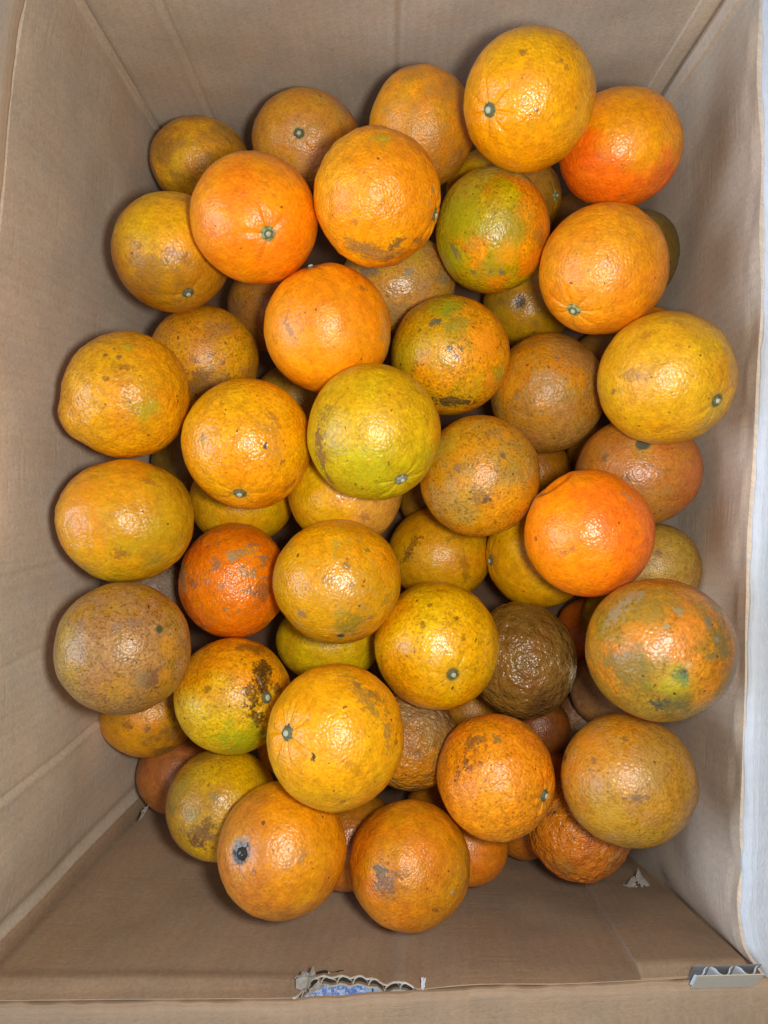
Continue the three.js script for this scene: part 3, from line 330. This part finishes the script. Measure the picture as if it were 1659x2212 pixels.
// calyx: a lobed disc with a raised rim round the scar where the stalk broke off
function calyxGeometry(R, lobes, lobeAmt, seed) {
  const NR = 10, NA = 60, pos = [0, 0.0002, 0], idx = [];
  for (let i = 1; i <= NR; i++) for (let j = 0; j < NA; j++) {
    const a = j / NA * Math.PI * 2, t = i / NR, lobe = 1 + lobeAmt * Math.cos(a * lobes + seed) + 0.14 * (noise3(Math.cos(a) * 2 + seed, Math.sin(a) * 2, 1) - 0.5), r = R * t * (1 + (lobe - 1) * t);
    pos.push(r * Math.cos(a), 0.0008 * Math.sin(Math.min(1, t * 1.15) * Math.PI) + 0.0003 * (noise3(a * 3, t * 6, seed) - 0.5) - 0.0011 * Math.pow(t, 4), r * Math.sin(a));
  }
  for (let j = 0; j < NA; j++) idx.push(0, 1 + (j + 1) % NA, 1 + j);
  for (let i = 0; i < NR - 1; i++) for (let j = 0; j < NA; j++) { const a = 1 + i * NA + j, b = 1 + i * NA + (j + 1) % NA, c = a + NA, e = b + NA; idx.push(a, b, e, a, e, c); }
  const g = new THREE.BufferGeometry(); g.setAttribute('position', new THREE.Float32BufferAttribute(pos, 3)); g.setIndex(idx); g.computeVertexNormals(); return g;
}
function scarGeometry(r, h, seed) {
  const g = new THREE.LatheGeometry([[0, h], [r * 0.55, h * 0.98], [r * 0.85, h * 0.8], [r, h * 0.45], [r * 1.08, -h * 0.4]].map(p => new THREE.Vector2(p[0], p[1])).reverse(), 16);
  const p = g.attributes.position; for (let i = 0; i < p.count; i++) { const k = 1 + 0.4 * (noise3(p.getX(i) * 900 + seed, p.getZ(i) * 900, seed) - 0.5); p.setX(i, p.getX(i) * k); p.setZ(i, p.getZ(i) * k); }
  g.computeVertexNormals(); return g;
}
const eye = new THREE.Vector3(0, H, 0);
function makeOrange(f, n) {
  seedRandom(n * 31 + 5);
  const seed = n * 3.7 % 29;
  let ax = (f.x - CX) / F, ay = -(f.y - CY) / F;
  const sec2 = 1 + ax * ax + ay * ay, r0 = (f.w + f.h) / 2 * f.depth / F, beta2 = r0 * r0 / (f.depth * f.depth * sec2);
  ax /= 1 + beta2 * sec2; ay /= 1 + beta2 * sec2;
  const c = at(ax * f.depth, ay * f.depth, f.depth);
  const rw = f.w * f.depth / F / Math.sqrt(1 + ax * ax), rh = f.h * f.depth / F / Math.sqrt(1 + ay * ay), rd = (rw + rh) / 2;
  const toward = eye.clone().sub(c).normalize(), right = new THREE.Vector3(1, 0, 0).addScaledVector(toward, -toward.x).normalize(), up = new THREE.Vector3().crossVectors(toward, right);
  const face = (dx, dy) => { const q = Math.min(0.985, Math.hypot(dx, dy)), k = Math.hypot(dx, dy) > q ? q / Math.hypot(dx, dy) : 1; return new THREE.Vector3().addScaledVector(right, dx * k).addScaledVector(up, -dy * k).addScaledVector(toward, Math.sqrt(1 - q * q)); };
  // the pole of the skin is where the stalk was
  const pole = f.t ? face(f.t[0], f.t[1]) : face((rnd() - 0.5) * 1.2, (rnd() - 0.5) * 1.2).multiplyScalar(-1);
  const quat = new THREE.Quaternion().setFromUnitVectors(new THREE.Vector3(0, 1, 0), pole), inv = quat.clone().invert();
  const R = right.clone().applyQuaternion(inv), U = up.clone().applyQuaternion(inv), T = toward.clone().applyQuaternion(inv);
  const local = (dx, dy) => face(dx, dy).applyQuaternion(inv);
  const kind = f.t ? f.t[2] : '', size = f.t ? f.t[3] : 0, fur = f.fur ?? 0, wr = f.wr ?? 0;
  const nub = f.nub && local(f.nub[0], f.nub[1]), notch = f.notch && local(f.notch[0], f.notch[1]);
  const lobes = 5 + Math.floor(rnd() * 3), ph0 = rnd() * 6.28;
  const shape = (x, y, z) => {
    let s = 1 + 0.065 * (fbm(x * 1.1 + seed, y * 1.1 + 3, z * 1.1) - 0.5) + (0.02 + 0.05 * wr) * (fbm(x * 3.6 + seed, y * 3.6, z * 3.6 + 7) - 0.5) + (0.006 + 0.022 * wr) * (noise3(x * 11, y * 11 + seed, z * 11) - 0.5);
    const th = Math.acos(clamp(y, -1, 1));
    if (kind && kind !== 'dot') { s -= (kind === 'navel' ? 0.05 : kind === 'scar' ? 0.018 : 0.034) * Math.exp(-th * th / 0.03); const a = Math.atan2(z, x); const r = Math.cos(a * lobes + ph0 + 0.8 * Math.sin(a * 2 + ph0)); s -= fur * 0.03 * Math.pow(Math.max(0, r), 3) * Math.exp(-Math.pow((th - 0.26) / 0.17, 2)); s += fur * 0.012 * Math.exp(-Math.pow((th - 0.34) / 0.2, 2)); }
    if (nub) { const e = 1 - (x * nub.x + y * nub.y + z * nub.z); s += 0.07 * Math.exp(-e * e / 0.0016) + 0.03 * Math.exp(-e * e / 0.01); }
    if (notch) { const e = 1 - (x * notch.x + y * notch.y + z * notch.z); s -= 0.15 * Math.exp(-e * e / 0.0012); s += 0.02 * Math.exp(-Math.pow((e - 0.06) / 0.03, 2)); }
    return s;
  };
  const NU = 112, NV = 80, pos = [], uv = [], idx = [];
  for (let j = 0; j <= NV; j++) for (let i = 0; i <= NU; i++) {
    const th = Math.PI * Math.pow(j / NV, 1.0), ph = (i % NU) / NU * Math.PI * 2, st = j === 0 || j === NV ? 0 : Math.sin(th), x = st * Math.cos(ph), y = Math.cos(th), z = st * Math.sin(ph), s = shape(x, y, z);
    const a = (x * R.x + y * R.y + z * R.z) * rw * s, b = (x * U.x + y * U.y + z * U.z) * rh * s, e = (x * T.x + y * T.y + z * T.z) * rd * s;
    pos.push(R.x * a + U.x * b + T.x * e, R.y * a + U.y * b + T.y * e, R.z * a + U.z * b + T.z * e); uv.push(i / NU, 1 - th / Math.PI);
  }
  for (let j = 0; j < NV; j++) for (let i = 0; i < NU; i++) { const a = j * (NU + 1) + i, b = a + 1, q = a + NU + 1, e = q + 1; if (j) idx.push(a, b, q); if (j < NV - 1) idx.push(b, e, q); }
  const g = new THREE.BufferGeometry(); g.setAttribute('position', new THREE.Float32BufferAttribute(pos, 3)); g.setAttribute('uv', new THREE.Float32BufferAttribute(uv, 2)); g.setIndex(idx); g.computeVertexNormals();
  const nn = g.attributes.normal;
  for (let j = 0; j <= NV; j++) { const a = j * (NU + 1), b = a + NU, v = new THREE.Vector3(nn.getX(a) + nn.getX(b), nn.getY(a) + nn.getY(b), nn.getZ(a) + nn.getZ(b)).normalize(); nn.setXYZ(a, v.x, v.y, v.z); nn.setXYZ(b, v.x, v.y, v.z); }
  for (const j of [0, NV]) { const v = new THREE.Vector3(); for (let i = 0; i <= NU; i++) v.add(new THREE.Vector3(nn.getX(j * (NU + 1) + i), nn.getY(j * (NU + 1) + i), nn.getZ(j * (NU + 1) + i))); v.normalize(); for (let i = 0; i <= NU; i++) nn.setXYZ(j * (NU + 1) + i, v.x, v.y, v.z); }

  // skin colours
  const big = f.label.includes('sliver') || f.label.includes('deep') ? 1 : 2, W = TW / 2 * big, Hh = TH / 2 * big, d = new Uint8Array(W * Hh * 4), A = skinRGB(f.c), B = skinRGB(f.d), RC = hexRGB(f.rc ?? f.d), rus = f.rus ?? 0;
  const G = f.g ? new THREE.Vector3().addScaledVector(R, f.g[0]).addScaledVector(U, -f.g[1]) : null, gs = f.g ? f.g[2] : 0, con = f.con ? 0.06 : 0.22;
  const poreAmt = 0.05 + 0.07 * smooth(0.1, 0.6, rus) + 0.10 * smooth(12, 40, f.sp ?? 0) + (f.con ? 0.1 : 0);
  const stemTint = kind && kind !== 'dot' && kind !== 'rot';
  for (let y = 0; y < Hh; y++) {
    const th = Math.PI * (1 - (y + 0.5) / Hh), st = Math.sin(th), Y = Math.cos(th);
    for (let x = 0; x < W; x++) {
      const ph = (x + 0.5) / W * Math.PI * 2, X = st * Math.cos(ph), Z = st * Math.sin(ph);
      let bias = fbm(X * 1.7 + seed, Y * 1.7, Z * 1.7 + 2); if (G) bias += gs * (G.x * X + G.y * Y + G.z * Z) * 0.9;
      const mix = smooth(0.5 - con, 0.5 + con, bias);
      let r = A[0] + (B[0] - A[0]) * mix, gg = A[1] + (B[1] - A[1]) * mix, b = A[2] + (B[2] - A[2]) * mix;
      const fine = noise3(X * 27 + seed, Y * 27, Z * 27), mid = noise3(X * 9, Y * 9 + seed, Z * 9), low = noise3(X * 3.1, Y * 3.1, Z * 3.1 + seed), pore = noise3(X * 44, Y * 44, Z * 44 + seed);
      if (rus) { const k = smooth(0.62 - 0.5 * rus, 0.92 - 0.5 * rus, fbm(X * 2.6 + seed, Y * 2.6 + 9, Z * 2.6) + (f.net ? 0.5 : 0.3) * (fine - 0.5) + 0.25 * (mid - 0.5)) * 0.8; r += (RC[0] - r) * k; gg += (RC[1] - gg) * k; b += (RC[2] - b) * k; }
      if (f.scars) { const k = smooth(0.045, 0.015, Math.abs(noise3(X * 6 + seed, Y * 6, Z * 6) - 0.5)) * smooth(0.47, 0.6, mid) * 0.8; r += (150 - r) * k; gg += (112 - gg) * k; b += (92 - b) * k; }
      const k = 1 + 0.13 * (mid - 0.5) + (0.09 + poreAmt * 0.5) * (fine - 0.5) - poreAmt * smooth(0.58, 0.76, pore), hue = 1 + 0.11 * (low - 0.5) + 0.05 * (fine - 0.5);
      r *= k; gg *= k * hue; b *= k;
      if (stemTint && th < 0.3) { const q = smooth(0.26, 0.1, th) * 0.35; r += (190 - r) * q; gg += (150 - gg) * q; b += (60 - b) * q; const e = smooth(0.125, 0.085, th) * 0.75; r += (74 - r) * e; gg += (76 - gg) * e; b += (52 - b) * e; }
      if (kind === 'rot' && th < 0.2) { const e = smooth(0.19, 0.12, th + 0.05 * (mid - 0.5)) * 0.95; r += (34 - r) * e; gg += (28 - gg) * e; b += (24 - b) * e; }
      if (kind === 'dot' && th < 0.1) { const e = smooth(0.075, 0.035, th) * 0.9; r += (62 - r) * e; gg += (72 - gg) * e; b += (48 - b) * e; }
      if (kind === 'scar' && th < 0.2) { const e = smooth(0.15, 0.06, th + 0.06 * (mid - 0.5)) * 0.8; r += (76 - r) * e; gg += (78 - gg) * e; b += (64 - b) * e; }
      const o = (y * W + x) * 4; d[o] = clamp(r, 0, 255); d[o + 1] = clamp(gg, 0, 255); d[o + 2] = clamp(b, 0, 255); d[o + 3] = 255;
    }
  }
  // marks with a place of their own on the skin
  function stamp(dir, rad, rgb, alpha, stretch, angle, rough) {
    const reach = Math.min(1.5, rad * Math.max(1, stretch) * 1.35), th0 = Math.acos(clamp(dir.y, -1, 1)), ph0 = Math.atan2(dir.z, dir.x);
    const e1 = R.clone().addScaledVector(dir, -R.dot(dir)).normalize(), e2 = U.clone().multiplyScalar(-1); e2.addScaledVector(dir, -e2.dot(dir)).addScaledVector(e1, -e2.dot(e1)).normalize();
    const ca = Math.cos(angle), sa = Math.sin(angle), soft = rad > 0.19;
    const y0 = Math.max(0, Math.floor((1 - (th0 + reach) / Math.PI) * Hh)), y1 = Math.min(Hh - 1, Math.ceil((1 - (th0 - reach) / Math.PI) * Hh));
    for (let y = y0; y <= y1; y++) {
      const th = Math.PI * (1 - (y + 0.5) / Hh), st = Math.sin(th), Y = Math.cos(th), span = th < reach || Math.PI - th < reach || th0 < reach || Math.PI - th0 < reach ? Math.PI : Math.min(Math.PI, reach / Math.min(st, Math.sin(th0)) * 1.2);
      const x0 = Math.floor((ph0 - span) / (Math.PI * 2) * W), x1 = Math.ceil((ph0 + span) / (Math.PI * 2) * W);
      for (let xx = x0; xx <= Math.min(x1, x0 + W - 1); xx++) {
        const x = ((xx % W) + W) % W, ph = (x + 0.5) / W * Math.PI * 2, X = st * Math.cos(ph), Z = st * Math.sin(ph);
        const qx = X - dir.x, qy = Y - dir.y, qz = Z - dir.z; if (qx * qx + qy * qy + qz * qz > reach * reach * 1.2) continue;
        const p = qx * e1.x + qy * e1.y + qz * e1.z, q = qx * e2.x + qy * e2.y + qz * e2.z, uu = (p * ca + q * sa) / stretch, vv = -p * sa + q * ca;
        const fr = soft ? 9 : 20, nz = 0.9 * (noise3(X * fr + seed, Y * fr, Z * fr) - 0.5) + 0.75 * (noise3(X * 46, Y * 46 + seed, Z * 46) - 0.5);
        const dist = Math.hypot(uu, vv) / rad + rough * nz; let k = alpha * (soft ? smooth(1.05, 0.35, dist) : smooth(1.05, 0.5, dist)); if (k <= 0.004) continue;
        k *= rad > 0.03 ? clamp(0.4 + 1.1 * noise3(X * 52, Y * 52, Z * 52 + seed), 0, 1) : 1;
        const o = (y * W + x) * 4; d[o] += (rgb[0] - d[o]) * k; d[o + 1] += (rgb[1] - d[o + 1]) * k; d[o + 2] += (rgb[2] - d[o + 2]) * k;
      }
    }
  }
  for (const m of f.m ?? []) stamp(local(m[0], m[1]), m[2], hexRGB(m[3]), m[4], m[5] ?? 1, m[6] ?? 0, m[2] > 0.19 ? 0.9 : 1.3);
  for (let i = 0; i < (f.sp ?? 0) * 1.5; i++) {
    let dx = rnd() * 2 - 1, dy = rnd() * 2 - 1; if (f.spd && rnd() < 0.6) { dx = f.spd[0] + (rnd() - 0.5) * 0.8; dy = f.spd[1] + (rnd() - 0.5) * 0.8; }
    if (Math.hypot(dx, dy) > 0.98) continue;
    const a = rnd(), s = 0.009 + 0.013 * a * a * a;
    stamp(local(dx, dy), s, rnd() < 0.25 ? [40, 24, 12] : [A[0] * 0.5, A[1] * 0.44, 22], 0.55 + 0.4 * rnd(), 1 + (rnd() < 0.3 ? 1.5 * rnd() : 0), rnd() * 3.1, 0.8);
  }
  const map = dataTexture(d, W, Hh, true); map.wrapT = THREE.ClampToEdgeWrapping;
  const bump = wr > 0.55 ? WRINKLE : BUMPS[n % BUMPS.length];
  const skin = new THREE.MeshPhysicalMaterial({ map, roughness: 0.29 + 0.1 * rnd() + 0.05 * rus - 0.07 * (f.gloss ?? 0), specularIntensity: 1, bumpMap: bump, bumpScale: wr > 0.55 ? 0.0016 : 0.00062 + 0.0006 * wr + 0.0003 * rnd() });
  const o = new THREE.Mesh(g, skin); o.name = numbered('orange'); o.castShadow = o.receiveShadow = true; o.position.copy(c); o.quaternion.copy(quat); scene.add(o);
  tag(o, f.label, 'orange', 'oranges piled in the cardboard box');
  if (kind === 'plug' || kind === 'star' || kind === 'star2' || kind === 'rot') {
    const top = new THREE.Vector3(pos[0], pos[1], pos[2]), Rc = 0.0036 * size * (kind === 'star' ? 1.15 : 1);
    const cal = addPart('calyx', calyxGeometry(Rc * (0.9 + 0.25 * rnd()), 5, kind.startsWith('star') ? 0.28 : 0.06 + 0.12 * rnd(), seed), calyxGreen[kind === 'plug' ? 0 : kind === 'star' ? 1 : kind === 'star2' ? 2 : 3], o);
    cal.position.copy(top).add(new THREE.Vector3(0, 0.0006, 0));
    if (kind === 'rot') { for (let i = 0; i < 3; i++) { const s = addPart('stem_scar', scarGeometry(0.0005, 0.0004, i + seed), calyxGreen[2], cal); s.position.set((rnd() - 0.5) * 0.003, 0.0006, (rnd() - 0.5) * 0.004); } }
    else { if (kind === 'star') { const ring = addPart('stem_ring', new THREE.TorusGeometry(Rc * 0.5, Rc * 0.14, 8, 24).rotateX(Math.PI / 2), calyxGreen[0], cal); ring.position.y = 0.0004; } const s = addPart('stem_scar', scarGeometry(Rc * (kind === 'plug' ? 0.42 : 0.32), 0.0011, seed), scarPale, cal); s.position.set((rnd() - 0.5) * 0.0006, 0.0006, (rnd() - 0.5) * 0.0006); }
  }
  return o;
}
FRUIT.forEach(makeOrange);

renderer.render(scene, camera);
